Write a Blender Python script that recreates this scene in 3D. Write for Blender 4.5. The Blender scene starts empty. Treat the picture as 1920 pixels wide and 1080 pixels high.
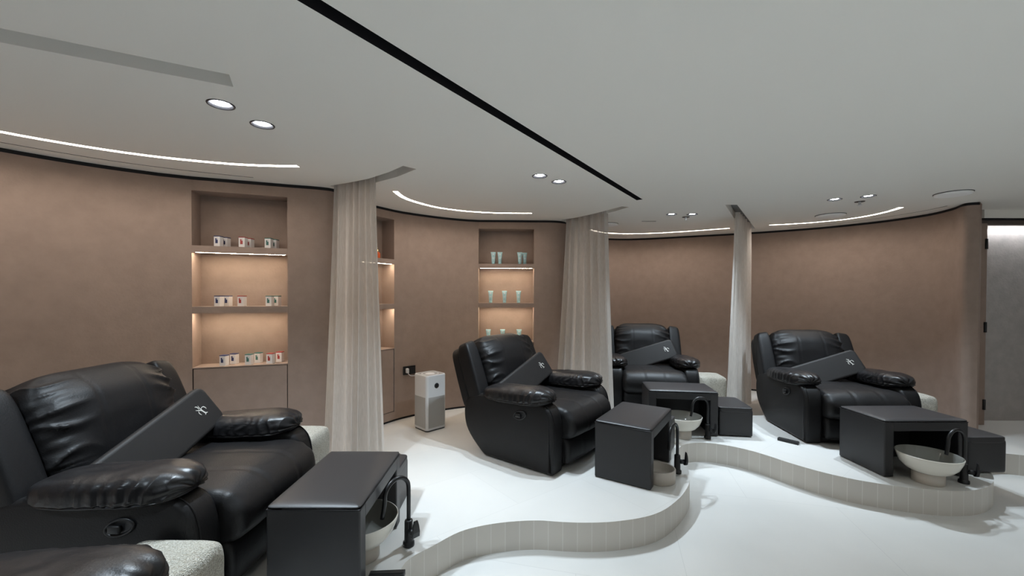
import bpy, bmesh, math, random
from mathutils import Vector, Matrix, geometry, noise
from math import sin, cos, pi, radians as R, sqrt, exp

S = bpy.context.scene
COL = S.collection
random.seed(7)

# ------------------------------------------------------------------ camera, world, exposure
cam_d = bpy.data.cameras.new('camera')
cam = bpy.data.objects.new('camera', cam_d)
COL.objects.link(cam)
cam_d.sensor_width = 36.0
cam_d.lens = 36.0 * 770.0 / 1920.0
cam_d.shift_y = 22.6 / 1920.0
cam_d.clip_start = 0.05
cam.matrix_world = Matrix.Translation((0, 0, 1.56)) @ Matrix.Rotation(pi / 2 - 0.0124, 4, 'X') @ Matrix.Rotation(0.003, 4, 'Z')
S.camera = cam

world = bpy.data.worlds.new('world')
S.world = world
world.use_nodes = True
world.node_tree.nodes['Background'].inputs[0].default_value = (0.5, 0.5, 0.52, 1)
world.node_tree.nodes['Background'].inputs[1].default_value = 0.05

S.view_settings.view_transform = 'Standard'
S.view_settings.look = 'None'
S.view_settings.gamma = 1.0
S.view_settings.use_curve_mapping = False
S.view_settings.exposure = 0.0
S.cycles.max_bounces = 10
S.cycles.diffuse_bounces = 6
S.cycles.sample_clamp_indirect = 6.0

DOWNLIGHT_W = 110.0          # each ceiling spot
GENERAL_W = 6.0            # spots over the open floor
BEHIND_FILL_W = 136.0            # unseen fill spots added behind the camera
LED_STRENGTH = 42.0          # ceiling light lines
NICHE_STRENGTH = 78.0       # strips under the niche shelves
COOL = (0.74, 0.88, 1.0)
WARM = (1.0, 0.83, 0.63)

CEIL = 2.48                 # ceiling height
PLAT = 0.18                 # platform height

# ------------------------------------------------------------------ materials
MATS = {}


def mat(name, color, rough=0.5, metal=0.0, spec=0.5, bump=None, vary=None, emit=None, coat=0.0, sheen=0.0):
    """bump = (scale, strength, detail); vary = (scale, dark, light) multiplies the colour."""
    m = bpy.data.materials.new(name)
    m.use_nodes = True
    nt = m.node_tree
    b = nt.nodes['Principled BSDF']
    b.inputs['Base Color'].default_value = (*color, 1)
    b.inputs['Roughness'].default_value = rough
    b.inputs['Metallic'].default_value = metal
    b.inputs['Specular IOR Level'].default_value = spec
    b.inputs['Coat Weight'].default_value = coat
    b.inputs['Sheen Weight'].default_value = sheen
    tc = nt.nodes.new('ShaderNodeTexCoord')
    if vary:
        n = nt.nodes.new('ShaderNodeTexNoise')
        n.inputs['Scale'].default_value = vary[0]
        n.inputs['Detail'].default_value = 6
        n.inputs['Roughness'].default_value = 0.6
        nt.links.new(tc.outputs['Object'], n.inputs['Vector'])
        r = nt.nodes.new('ShaderNodeMapRange')
        r.inputs['From Min'].default_value = 0.3
        r.inputs['From Max'].default_value = 0.7
        r.inputs['To Min'].default_value = vary[1]
        r.inputs['To Max'].default_value = vary[2]
        nt.links.new(n.outputs['Fac'], r.inputs['Value'])
        mx = nt.nodes.new('ShaderNodeVectorMath')
        mx.operation = 'SCALE'
        mx.inputs[0].default_value = color
        nt.links.new(r.outputs['Result'], mx.inputs['Scale'])
        nt.links.new(mx.outputs['Vector'], b.inputs['Base Color'])
    if bump:
        n = nt.nodes.new('ShaderNodeTexNoise')
        n.inputs['Scale'].default_value = bump[0]
        n.inputs['Detail'].default_value = bump[2]
        nt.links.new(tc.outputs['Object'], n.inputs['Vector'])
        bp = nt.nodes.new('ShaderNodeBump')
        bp.inputs['Strength'].default_value = bump[1]
        bp.inputs['Distance'].default_value = 0.01
        nt.links.new(n.outputs['Fac'], bp.inputs['Height'])
        nt.links.new(bp.outputs['Normal'], b.inputs['Normal'])
    if emit:
        b.inputs['Emission Color'].default_value = (*emit[0], 1)
        b.inputs['Emission Strength'].default_value = emit[1]
    MATS[name] = m
    return m


M_WALL = mat('clay_plaster', (0.325, 0.245, 0.203), 0.85, bump=(60, 0.12, 6), vary=(9, 0.92, 1.06), spec=0.2)
M_CEIL = mat('ceiling_paint', (0.88, 0.855, 0.80), 0.9, spec=0.2)
M_SPEAKER = mat('speaker_grille', (0.93, 0.92, 0.90), 0.7)
M_BLACKGAP = mat('black_shadow_gap', (0.006, 0.005, 0.007), 0.7)
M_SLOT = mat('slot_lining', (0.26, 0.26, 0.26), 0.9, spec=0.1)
M_LEATHER = mat('black_leather', (0.0080, 0.0074, 0.0078), 0.48, bump=(150, 0.10, 3), spec=0.30)
M_PADLEATHER = mat('black_pad_leather', (0.0095, 0.0088, 0.0095), 0.36, bump=(150, 0.08, 3), spec=0.42)
M_LEATHER2 = mat('black_leatherette', (0.0185, 0.0178, 0.0195), 0.44, bump=(260, 0.05, 2), spec=0.5)
M_BOARD = mat('matte_black_vinyl', (0.0185, 0.0165, 0.0158), 0.58, bump=(240, 0.05, 2), spec=0.30)
M_BLACK = mat('black_metal', (0.008, 0.008, 0.009), 0.35, spec=0.5)
M_BLACKPL = mat('black_plastic', (0.010, 0.010, 0.011), 0.42)
M_SILVER = mat('silver_emblem', (0.80, 0.77, 0.72), 0.35, metal=0.25)
M_BASIN = mat('glazed_cream_ceramic', (0.76, 0.73, 0.65), 0.12, spec=0.5)
M_BASIN_IN = mat('shaded_cream_ceramic', (0.27, 0.265, 0.24), 0.10, spec=0.5)  # same glaze darkened: shade inside the bowl is put into the colour
M_PED = mat('ceramic_pedestal', (0.55, 0.50, 0.44), 0.4)
M_WHITEPL = mat('white_plastic', (0.72, 0.72, 0.72), 0.35)
M_GREYPL = mat('grey_grille', (0.30, 0.29, 0.28), 0.5)
M_CHROME = mat('dark_ring', (0.05, 0.05, 0.055), 0.35, metal=0.6)
M_LAMP = mat('lamp_lens', (1, 1, 1), 0.3, emit=((0.95, 0.98, 1.0), 45.0))
M_LED = mat('light_line', (1, 1, 1), 0.5, emit=((1.0, 0.90, 0.80), LED_STRENGTH))
M_NLED = mat('niche_light_strip', (1, 1, 1), 0.5, emit=(WARM, NICHE_STRENGTH))
M_CARTON = mat('white_carton', (0.78, 0.75, 0.73), 0.5)
M_NAVY = mat('navy_print', (0.03, 0.04, 0.12), 0.5)
M_RED = mat('red_print', (0.35, 0.045, 0.04), 0.5)
M_GREEN = mat('green_print', (0.05, 0.15, 0.13), 0.5)
M_TUBE = mat('pale_aqua_tube', (0.38, 0.58, 0.60), 0.4)
M_TUBECAP = mat('aqua_cap', (0.30, 0.50, 0.52), 0.4)
M_ORANGE = mat('orange_glass', (0.70, 0.12, 0.03), 0.2)
M_GOLD = mat('gold_cap', (0.75, 0.55, 0.25), 0.3, metal=0.8)


def boucle():
    m = mat('boucle_fabric', (0.52, 0.49, 0.41), 0.95, spec=0.1, sheen=0.3)
    nt = m.node_tree
    b = nt.nodes['Principled BSDF']
    tc = nt.nodes.new('ShaderNodeTexCoord')
    n = nt.nodes.new('ShaderNodeTexVoronoi')
    n.inputs['Scale'].default_value = 190
    nz = nt.nodes.new('ShaderNodeTexNoise')
    nz.inputs['Scale'].default_value = 60
    nz.inputs['Detail'].default_value = 4
    nt.links.new(tc.outputs['Object'], nz.inputs['Vector'])
    ad = nt.nodes.new('ShaderNodeVectorMath')
    ad.operation = 'MULTIPLY_ADD'
    ad.inputs[1].default_value = (0.02, 0.02, 0.02)
    nt.links.new(nz.outputs['Color'], ad.inputs[0])
    nt.links.new(tc.outputs['Object'], ad.inputs[2])
    nt.links.new(ad.outputs['Vector'], n.inputs['Vector'])
    cr = nt.nodes.new('ShaderNodeValToRGB')
    cr.color_ramp.elements[0].position = 0.05
    cr.color_ramp.elements[0].color = (0.84, 0.81, 0.72, 1)
    cr.color_ramp.elements[1].position = 0.75
    cr.color_ramp.elements[1].color = (0.42, 0.38, 0.30, 1)
    nt.links.new(n.outputs['Distance'], cr.inputs['Fac'])
    nt.links.new(cr.outputs['Color'], b.inputs['Base Color'])
    bp = nt.nodes.new('ShaderNodeBump')
    bp.inputs['Strength'].default_value = 0.8
    bp.inputs['Distance'].default_value = 0.012
    bp.invert = True
    nt.links.new(n.outputs['Distance'], bp.inputs['Height'])
    nt.links.new(bp.outputs['Normal'], b.inputs['Normal'])
    return m


M_BOUCLE = boucle()


def tile_floor(name, color, sx, sy, rot, off, grout=0.82, rough=0.32):
    """large porcelain tiles with faint joints, in object coordinates"""
    m = mat(name, color, rough, spec=0.4)
    nt = m.node_tree
    b = nt.nodes['Principled BSDF']
    tc = nt.nodes.new('ShaderNodeTexCoord')
    mp = nt.nodes.new('ShaderNodeMapping')
    mp.inputs['Rotation'].default_value = (0, 0, rot)
    mp.inputs['Location'].default_value = (*off, 0)
    nt.links.new(tc.outputs['Object'], mp.inputs['Vector'])
    br = nt.nodes.new('ShaderNodeTexBrick')
    br.offset = 0.5
    br.inputs['Scale'].default_value = 1.0
    br.inputs['Brick Width'].default_value = sx
    br.inputs['Row Height'].default_value = sy
    br.inputs['Mortar Size'].default_value = 0.0022
    br.inputs['Mortar Smooth'].default_value = 0.3
    br.inputs['Color1'].default_value = (*color, 1)
    br.inputs['Color2'].default_value = (color[0] * 0.975, color[1] * 0.975, color[2] * 0.97, 1)
    br.inputs['Mortar'].default_value = (color[0] * grout, color[1] * grout, color[2] * grout, 1)
    nt.links.new(mp.outputs['Vector'], br.inputs['Vector'])
    nz = nt.nodes.new('ShaderNodeTexNoise')
    nz.inputs['Scale'].default_value = 2.2
    nz.inputs['Detail'].default_value = 7
    nt.links.new(tc.outputs['Object'], nz.inputs['Vector'])
    rr = nt.nodes.new('ShaderNodeMapRange')
    rr.inputs['From Min'].default_value = 0.3
    rr.inputs['From Max'].default_value = 0.7
    rr.inputs['To Min'].default_value = 0.96
    rr.inputs['To Max'].default_value = 1.02
    nt.links.new(nz.outputs['Fac'], rr.inputs['Value'])
    sc = nt.nodes.new('ShaderNodeVectorMath')
    sc.operation = 'SCALE'
    nt.links.new(br.outputs['Color'], sc.inputs[0])
    nt.links.new(rr.outputs['Result'], sc.inputs['Scale'])
    nt.links.new(sc.outputs['Vector'], b.inputs['Base Color'])
    return m


M_FLOOR = tile_floor('floor_porcelain', (0.66, 0.65, 0.625), 1.2, 1.2, R(14), (0.2, 0.1), grout=0.86)
M_PLATTOP = tile_floor('platform_porcelain', (0.66, 0.645, 0.615), 1.2, 0.6, R(-38), (0.1, 0.3), grout=0.90, rough=0.4)


def riser_mat():
    """short upright tiles with pale joints, driven by the arc-length UV map"""
    m = mat('riser_tiles', (0.47, 0.44, 0.40), 0.5, spec=0.35)
    nt = m.node_tree
    b = nt.nodes['Principled BSDF']
    uv = nt.nodes.new('ShaderNodeUVMap')
    uv.uv_map = 'UVMap'
    sp = nt.nodes.new('ShaderNodeSeparateXYZ')
    nt.links.new(uv.outputs['UV'], sp.inputs[0])
    dv = nt.nodes.new('ShaderNodeMath'); dv.operation = 'DIVIDE'; dv.inputs[1].default_value = 0.088
    fr = nt.nodes.new('ShaderNodeMath'); fr.operation = 'FRACT'
    nt.links.new(sp.outputs['X'], dv.inputs[0]); nt.links.new(dv.outputs[0], fr.inputs[0])
    lt = nt.nodes.new('ShaderNodeMath'); lt.operation = 'LESS_THAN'; lt.inputs[1].default_value = 0.042
    nt.links.new(fr.outputs[0], lt.inputs[0])
    fl = nt.nodes.new('ShaderNodeMath'); fl.operation = 'FLOOR'
    nt.links.new(dv.outputs[0], fl.inputs[0])
    wn = nt.nodes.new('ShaderNodeTexWhiteNoise'); wn.noise_dimensions = '1D'
    nt.links.new(fl.outputs[0], wn.inputs['W'])
    cr = nt.nodes.new('ShaderNodeMix'); cr.data_type = 'RGBA'
    cr.inputs[6].default_value = (0.60, 0.565, 0.515, 1); cr.inputs[7].default_value = (0.64, 0.605, 0.55, 1)
    nt.links.new(wn.outputs['Value'], cr.inputs[0])
    mx = nt.nodes.new('ShaderNodeMix'); mx.data_type = 'RGBA'
    nt.links.new(lt.outputs[0], mx.inputs[0]); nt.links.new(cr.outputs[2], mx.inputs[6])
    mx.inputs[7].default_value = (0.745, 0.72, 0.675, 1)
    nt.links.new(mx.outputs[2], b.inputs['Base Color'])
    return m


M_RISER = riser_mat()


def linen_mat():
    m = bpy.data.materials.new('sheer_linen')
    m.use_nodes = True
    nt = m.node_tree
    nt.nodes.remove(nt.nodes['Principled BSDF'])
    out = nt.nodes['Material Output']
    tc = nt.nodes.new('ShaderNodeTexCoord')
    mp = nt.nodes.new('ShaderNodeMapping'); mp.inputs['Scale'].default_value = (220, 220, 14)
    nt.links.new(tc.outputs['Object'], mp.inputs['Vector'])
    nz = nt.nodes.new('ShaderNodeTexNoise'); nz.inputs['Scale'].default_value = 1.0; nz.inputs['Detail'].default_value = 3
    nt.links.new(mp.outputs['Vector'], nz.inputs['Vector'])
    cr = nt.nodes.new('ShaderNodeValToRGB')
    cr.color_ramp.elements[0].position = 0.3; cr.color_ramp.elements[0].color = (0.66, 0.62, 0.575, 1)
    cr.color_ramp.elements[1].position = 0.7; cr.color_ramp.elements[1].color = (0.78, 0.74, 0.70, 1)
    nt.links.new(nz.outputs['Fac'], cr.inputs['Fac'])
    df = nt.nodes.new('ShaderNodeBsdfDiffuse'); tl = nt.nodes.new('ShaderNodeBsdfTranslucent')
    nt.links.new(cr.outputs['Color'], df.inputs['Color']); nt.links.new(cr.outputs['Color'], tl.inputs['Color'])
    mx = nt.nodes.new('ShaderNodeMixShader'); mx.inputs[0].default_value = 0.38
    nt.links.new(df.outputs[0], mx.inputs[1]); nt.links.new(tl.outputs[0], mx.inputs[2])
    tr = nt.nodes.new('ShaderNodeBsdfTransparent')
    m2 = nt.nodes.new('ShaderNodeMixShader'); m2.inputs[0].default_value = 0.04
    nt.links.new(mx.outputs[0], m2.inputs[1]); nt.links.new(tr.outputs[0], m2.inputs[2])
    nt.links.new(m2.outputs[0], out.inputs['Surface'])
    return m


M_LINEN = linen_mat()


# ------------------------------------------------------------------ object helpers
def link(name, me, m, parent=None, loc=None):
    o = bpy.data.objects.new(name, me)
    COL.objects.link(o)
    if m is not None:
        for mm in (m if isinstance(m, (list, tuple)) else [m]):
            me.materials.append(mm)
    if parent is not None:
        o.parent = parent
    if loc is not None:
        o.location = loc
    return o


def mesh(name, verts, faces, m, parent=None, smooth=True, loc=None):
    me = bpy.data.meshes.new(name)
    me.from_pydata([tuple(v) for v in verts], [], faces)
    me.validate()
    if smooth:
        me.shade_smooth()
    return link(name, me, m, parent, loc)


def from_bm(name, bm, m, parent=None, smooth=False, loc=None, recalc=True):
    if recalc:
        bmesh.ops.recalc_face_normals(bm, faces=bm.faces)
    me = bpy.data.meshes.new(name)
    bm.to_mesh(me)
    bm.free()
    if smooth:
        me.shade_smooth()
    return link(name, me, m, parent, loc)


def thing(name, label, cat, loc=(0, 0, 0), rz=0.0, group=None):
    o = bpy.data.objects.new(name, None)
    COL.objects.link(o)
    o.empty_display_size = 0.1
    o.location = loc
    o.rotation_euler = (0, 0, rz)
    return tag(o, label, cat, group)


def tag(o, label, cat, group=None):
    o['label'] = label
    o['category'] = cat
    if group:
        o['group'] = group
    return o


def structure(o, label=None, cat=None):
    o['kind'] = 'structure'
    if label:
        o['label'] = label
        o['category'] = cat
    return o


def dup(root, loc, rz, label, group=None):
    r = root.copy()
    COL.objects.link(r)
    r.location = loc
    r.rotation_euler = (0, 0, rz)
    r['label'] = label
    if group:
        r['group'] = group
    for ch in list(root.children):
        c = ch.copy()
        COL.objects.link(c)
        c.parent = r
        for g in list(ch.children):
            d = g.copy()
            COL.objects.link(d)
            d.parent = c
    return r


# ------------------------------------------------------------------ shape helpers
def catmull(pts, n=8, closed=False):
    P = [Vector(p) for p in pts]
    out = []
    N = len(P)
    for i in range(N if closed else N - 1):
        if closed:
            p0, p1, p2, p3 = P[(i - 1) % N], P[i], P[(i + 1) % N], P[(i + 2) % N]
        else:
            p0, p1, p2, p3 = P[max(i - 1, 0)], P[i], P[i + 1], P[min(i + 2, N - 1)]
        for k in range(n):
            t = k / n
            out.append(0.5 * ((2 * p1) + (p2 - p0) * t + (2 * p0 - 5 * p1 + 4 * p2 - p3) * t * t + (3 * p1 - p0 - 3 * p2 + p3) * t ** 3))
    if not closed:
        out.append(P[-1].copy())
    return out


def chaikin(pts, it=2, closed=True):
    P = [Vector(p) for p in pts]
    for _ in range(it):
        Q = []
        N = len(P)
        for i in range(N if closed else N - 1):
            a, b = P[i], P[(i + 1) % N]
            Q += [a * 0.75 + b * 0.25, a * 0.25 + b * 0.75]
        if not closed:
            Q = [P[0]] + Q + [P[-1]]
        P = Q
    return P


def rbox(x0, x1, y0, y1, z0, z1, r=0.01, seg=3, bm=None):
    """bevelled box appended to a bmesh"""
    bm = bm or bmesh.new()
    t = bmesh.new()
    bmesh.ops.create_cube(t, size=1.0)
    for v in t.verts:
        v.co = Vector(((x0 + x1) / 2 + v.co.x * (x1 - x0), (y0 + y1) / 2 + v.co.y * (y1 - y0), (z0 + z1) / 2 + v.co.z * (z1 - z0)))
    if r > 0:
        bmesh.ops.bevel(t, geom=list(t.edges) + list(t.verts), offset=r, segments=seg, profile=0.5, affect='EDGES')
    me = bpy.data.meshes.new('tmp')
    t.to_mesh(me)
    t.free()
    bm.from_mesh(me)
    bpy.data.meshes.remove(me)
    return bm


def lathe(profile, seg=32, bm=None, center=(0, 0, 0)):
    """profile of (r, z) revolved about z"""
    bm = bm or bmesh.new()
    cx, cy, cz = center
    rings = []
    for r, z in profile:
        if r < 1e-5:
            rings.append([bm.verts.new((cx, cy, cz + z))])
        else:
            rings.append([bm.verts.new((cx + r * cos(2 * pi * k / seg), cy + r * sin(2 * pi * k / seg), cz + z)) for k in range(seg)])
    for a, b in zip(rings[:-1], rings[1:]):
        for k in range(seg):
            k2 = (k + 1) % seg
            if len(a) == 1 and len(b) == 1:
                continue
            if len(a) == 1:
                bm.faces.new((a[0], b[k], b[k2]))
            elif len(b) == 1:
                bm.faces.new((a[k], b[0], a[k2]))
            else:
                bm.faces.new((a[k], a[k2], b[k2], b[k]))
    return bm


def tube(pts, rad, seg=10, bm=None, cap=True):
    """pipe along points; rad may be a list"""
    bm = bm or bmesh.new()
    P = [Vector(p) for p in pts]
    rings = []
    up = None
    for i, p in enumerate(P):
        d = (P[min(i + 1, len(P) - 1)] - P[max(i - 1, 0)]).normalized()
        if up is None:
            up = Vector((0, 0, 1)) if abs(d.z) < 0.9 else Vector((1, 0, 0))
        sx = d.cross(up).normalized()
        up = sx.cross(d).normalized()
        r = rad[i] if isinstance(rad, (list, tuple)) else rad
        rings.append([bm.verts.new(p + sx * r * cos(2 * pi * k / seg) + up * r * sin(2 * pi * k / seg)) for k in range(seg)])
    for a, b in zip(rings[:-1], rings[1:]):
        for k in range(seg):
            bm.faces.new((a[k], a[(k + 1) % seg], b[(k + 1) % seg], b[k]))
    if cap:
        bm.faces.new(rings[0][::-1])
        bm.faces.new(rings[-1])
    return bm


def cushion(n, power, fn):
    """points of a superellipsoid (from a cut cube) passed through fn(q) -> point"""
    verts, faces, idx = [], [], {}

    def vid(key):
        if key not in idx:
            x, y, z = (2.0 * c / n - 1 for c in key)
            # even the spacing a little
            x, y, z = (math.sin(c * pi / 2 * 0.86) / math.sin(pi / 2 * 0.86) for c in (x, y, z))
            r = (abs(x) ** power + abs(y) ** power + abs(z) ** power) ** (1.0 / power)
            idx[key] = len(verts)
            verts.append(fn(Vector((x / r, y / r, z / r))))
        return idx[key]

    for ax in range(3):
        for side in (0, n):
            for i in range(n):
                for j in range(n):
                    q = []
                    for (a, b) in ((i, j), (i + 1, j), (i + 1, j + 1), (i, j + 1)):
                        k = [0, 0, 0]
                        k[ax] = side
                        k[(ax + 1) % 3] = a
                        k[(ax + 2) % 3] = b
                        q.append(vid(tuple(k)))
                    faces.append(q if side else q[::-1])
    return verts, faces


def loft_x(profile, xs, insets, m, name, parent=None, disp=None, smooth=True):
    """closed (y, z) profile swept along x; each ring is shrunk inwards by its inset"""
    P = [Vector((0, p[0], p[1])) for p in profile]
    n = len(P)
    # inward normals from neighbours
    area = sum(P[i].y * P[(i + 1) % n].z - P[(i + 1) % n].y * P[i].z for i in range(n))
    sgn = 1 if area > 0 else -1
    N = []
    for i in range(n):
        d = (P[(i + 1) % n] - P[i - 1]).normalized()
        N.append(Vector((0, -d.z, d.y)) * sgn)
    verts, faces = [], []
    for x, ins in zip(xs, insets):
        for i in range(n):
            v = P[i] + N[i] * ins
            v = Vector((x, v.y, v.z))
            if disp:
                v = disp(v, i / n, N[i])
            verts.append(v)
    for k in range(len(xs) - 1):
        for i in range(n):
            a, b = k * n + i, k * n + (i + 1) % n
            faces.append((a, b, b + n, a + n))
    faces.append(tuple(range(n))[::-1])
    faces.append(tuple(range((len(xs) - 1) * n, len(xs) * n)))
    bm = bmesh.new()
    bv = [bm.verts.new(v) for v in verts]
    for f in faces:
        bm.faces.new([bv[i] for i in f])
    bmesh.ops.triangulate(bm, faces=[f for f in bm.faces if len(f.verts) > 4])
    return from_bm(name, bm, m, parent, smooth)


def round_insets(x0, x1, r, inner=8, seg=4):
    xs, ins = [], []
    for k in range(seg + 1):
        a = pi / 2 * k / seg
        xs.append(x0 + r * (1 - cos(a)) if k else x0)
        ins.append(r * (1 - sin(a)))
    for k in range(1, inner):
        xs.append(x0 + r + (x1 - x0 - 2 * r) * k / inner)
        ins.append(0.0)
    xs2 = [x1 - (x - x0) for x in xs[:seg + 1]][::-1]
    return xs + xs2, ins + ins[:seg + 1][::-1]


# ------------------------------------------------------------------ plan of the room
NICHE_A = (Vector((-2.503, 3.212)), Vector((-1.878, 3.436)))     # in the first bay
NICHE_B = (Vector((-1.500, 4.085)), Vector((-1.277, 4.452)))     # behind the first curtain
NICHE_C = (Vector((-0.412, 5.045)), Vector((0.268, 5.062)))      # in the second bay
NZ = [(0.98, 1.41), (1.46, 1.89), (1.94, 2.37)]                  # openings
PANEL_Z = (0.29, 0.975)


def V2(l):
    return [Vector(p) for p in l]


def smooth2(l, n=6):
    return [Vector((p.x, p.y)) for p in catmull([(a[0], a[1], 0) for a in l], n)]


wall_path = smooth2([(-3.30, -1.2), (-3.62, 0.0), (-3.72, 1.0), (-3.60, 1.85), (-3.27, 2.52), (-2.98, 2.88), (-2.68, 3.12)], 6)
wall_path += [NICHE_A[0].copy(), NICHE_A[1].copy()]
wall_path += smooth2([(-1.76, 3.475), (-1.66, 3.51), (-1.565, 3.565), (-1.525, 3.66), (-1.535, 3.80), (-1.535, 3.95)], 5)
wall_path += [NICHE_B[0].copy(), NICHE_B[1].copy()]
wall_path += smooth2([(-1.20, 4.55), (-1.06, 4.68), (-0.84, 4.85), (-0.66, 4.955), (-0.53, 5.012)], 6)
wall_path += [NICHE_C[0].copy(), NICHE_C[1].copy()]
wall_path += smooth2([(0.36, 5.062), (0.50, 5.072), (0.61, 5.11), (0.69, 5.20), (0.74, 5.45), (0.88, 5.92), (1.14, 6.38), (1.48, 6.625), (1.92, 6.67),
                      (2.40, 6.50), (2.84, 6.28), (3.26, 6.08), (3.66, 5.84), (4.12, 5.50), (4.48, 5.05), (4.63, 4.62), (4.58, 4.30), (4.485, 4.12), (4.47, 4.06), (4.50, 4.025), (4.556, 4.01)], 6)
wall_end = len(wall_path)


def normal2(a, b):
    d = (b - a).normalized()
    return Vector((d.y, -d.x))          # towards the room (right of travel)


def wall_strip(path, z0, z1, off, m, name, openings=()):
    """vertical ribbon along the plan path; openings = [(a, b, [(z0, z1)])] are left out; off moves it behind the surface"""
    N = []
    for i in range(len(path)):
        a = path[max(i - 1, 0)]
        b = path[min(i + 1, len(path) - 1)]
        N.append(normal2(a, b))
    bm = bmesh.new()
    for i in range(len(path) - 1):
        a, b = path[i], path[i + 1]
        holes = []
        for (p, q, hz) in openings:
            if (a - p).length < 1e-6 and (b - q).length < 1e-6:
                holes = hz
        zs = sorted({z0, z1, *[z for h in holes for z in h]})
        pa, pb = a - N[i] * off, b - N[i + 1] * off
        for u, w in zip(zs[:-1], zs[1:]):
            if any(abs(u - h[0]) < 1e-6 and abs(w - h[1]) < 1e-6 for h in holes):
                continue
            vs = [bm.verts.new((pa.x, pa.y, u)), bm.verts.new((pb.x, pb.y, u)), bm.verts.new((pb.x, pb.y, w)), bm.verts.new((pa.x, pa.y, w))]
            bm.faces.new(vs)
    bmesh.ops.remove_doubles(bm, verts=bm.verts, dist=1e-5)
    ends = [q for o in openings for q in o[:2]]
    for e in bm.edges:
        a, b = e.verts
        if abs(a.co.x - b.co.x) < 1e-6 and abs(a.co.y - b.co.y) < 1e-6 and any((a.co.xy - q).length < 1e-4 for q in ends):
            e.smooth = False
    return from_bm(name, bm, m, None, smooth=True, recalc=True)


holes = NZ + [PANEL_Z]
ops = [(n[0], n[1], holes) for n in (NICHE_A, NICHE_B, NICHE_C)]
structure(wall_strip(wall_path, PLAT + 0.024, CEIL - 0.028, 0.0, M_WALL, 'wall_back', ops), 'scalloped brown clay plaster wall behind the treatment bays', 'wall')
structure(wall_strip(wall_path, CEIL - 0.03, CEIL + 0.01, 0.012, M_BLACKGAP, 'trim_1'), 'black shadow gap between curved wall and ceiling', 'trim')
structure(wall_strip(wall_path, PLAT - 0.01, PLAT + 0.026, 0.012, M_BLACKGAP, 'baseboard_back'), 'black recessed skirting along the curved wall', 'skirting')

# right end: return of the wall, door wall, and the rest of the room out of view
ret = V2([(4.556, 4.01), (4.70, 4.12), (5.00, 4.40)])
structure(wall_strip(ret, PLAT, CEIL, 0.0, M_WALL, 'wall_right'), 'brown plaster wall return beside the door', 'wall')
doorw = V2([(5.00, 4.40), (5.055, 4.398)])
side_path = V2([(7.2, 4.33), (7.2, -4.0), (-3.30, -4.0), (-3.30, -1.2)])
structure(wall_strip(side_path, 0.0, CEIL, 0.0, M_WALL, 'wall_front'), 'brown plaster wall on the open side of the room', 'wall')

# ------------------------------------------------------------------ ceiling with real recesses
def offset_path(path, w):
    L, Rr = [], []
    for i in range(len(path)):
        a = path[max(i - 1, 0)]
        b = path[min(i + 1, len(path) - 1)]
        d = (b - a).normalized()
        n = Vector((-d.y, d.x))
        L.append(path[i] + n * w / 2)
        Rr.append(path[i] - n * w / 2)
    return L + Rr[::-1]


def circle2(c, r, n=28):
    return [Vector((c[0] + r * cos(2 * pi * k / n), c[1] + r * sin(2 * pi * k / n))) for k in range(n)]


LEDS = [
    smooth2([(-3.30, 1.55), (-3.16, 1.98), (-2.93, 2.33), (-2.70, 2.56), (-2.42, 2.75), (-2.09, 2.885), (-1.83, 2.945), (-1.54, 2.965)], 6),
    smooth2([(-1.045, 3.67), (-1.03, 3.90), (-0.95, 4.11), (-0.79, 4.34), (-0.60, 4.48), (-0.42, 4.565), (-0.12, 4.63), (0.219, 4.637)], 6),
    smooth2([(1.10, 5.80), (1.33, 6.04), (1.56, 6.13), (1.81, 6.15), (2.23, 6.04), (2.63, 5.83), (2.97, 5.622)], 6),
    smooth2([(3.35, 5.36), (3.57, 5.28), (3.765, 5.17), (3.98, 4.98), (4.08, 4.74), (4.09, 4.50), (4.037, 4.273)], 6),
]
SLITS = [
    smooth2([(-3.36, 2.20), (-3.10, 2.53), (-2.80, 2.83), (-2.45, 3.06), (-2.044, 3.253)], 6),
    smooth2([(3.72, 5.56), (4.03, 5.34), (4.25, 5.03), (4.36, 4.78), (4.44, 4.42), (4.427, 4.19)], 6),
    smooth2([(1.40, 6.30), (1.60, 6.42), (1.809, 6.47)], 6),
]
SLOTS = [
    V2([(-1.188, 1.733), (-1.240, 1.835), (-1.87, 1.52), (-2.50, 1.18), (-3.10, 0.92), (-3.06, 0.81), (-2.44, 1.10), (-1.79, 1.43)]),
    V2([(-0.782, 2.946), (-0.703, 3.02), (-0.90, 3.22), (-1.143, 3.40), (-1.33, 3.49), (-1.515, 3.575), (-1.545, 3.49), (-1.36, 3.40), (-1.15, 3.28), (-0.93, 3.10)]),
    V2([(1.134, 4.262), (1.219, 4.287), (1.13, 4.50), (1.00, 4.74), (0.86, 4.92), (0.66, 5.12), (0.60, 5.05), (0.78, 4.86), (0.93, 4.64), (1.04, 4.44)]),
    V2([(2.159, 4.173), (2.277, 4.171), (2.80, 4.90), (3.33, 5.64), (3.22, 5.70), (2.68, 4.96)]),
]
DIFF = V2([(-1.72, -0.20), (-1.665, -0.235), (1.251, 3.952), (1.203, 3.985)])
LAMPS = [(-1.416, 2.005), (-1.358, 2.242), (0.211, 3.186), (0.378, 3.348), (1.808, 4.674), (2.042, 4.671), (3.075, 3.929), (3.283, 3.799)]
EXTRA = [(0.6, 0.55), (2.2, 1.15), (3.9, 1.9), (5.3, 3.0)]
BEHIND_FILL = [(-0.9, -1.3), (1.2, -1.2), (3.2, -1.0), (5.6, -0.4), (-2.2, 0.35), (0.0, -2.9), (2.5, -2.9), (5.0, -2.7)]  # unseen lamps, added so light bounced off the floor lifts the ceiling
SPEAKERS = [(3.615, 4.678, 0.145), (3.929, 3.672, 0.13), (1.237, 5.315, 0.13)]
LW = 0.042
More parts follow.
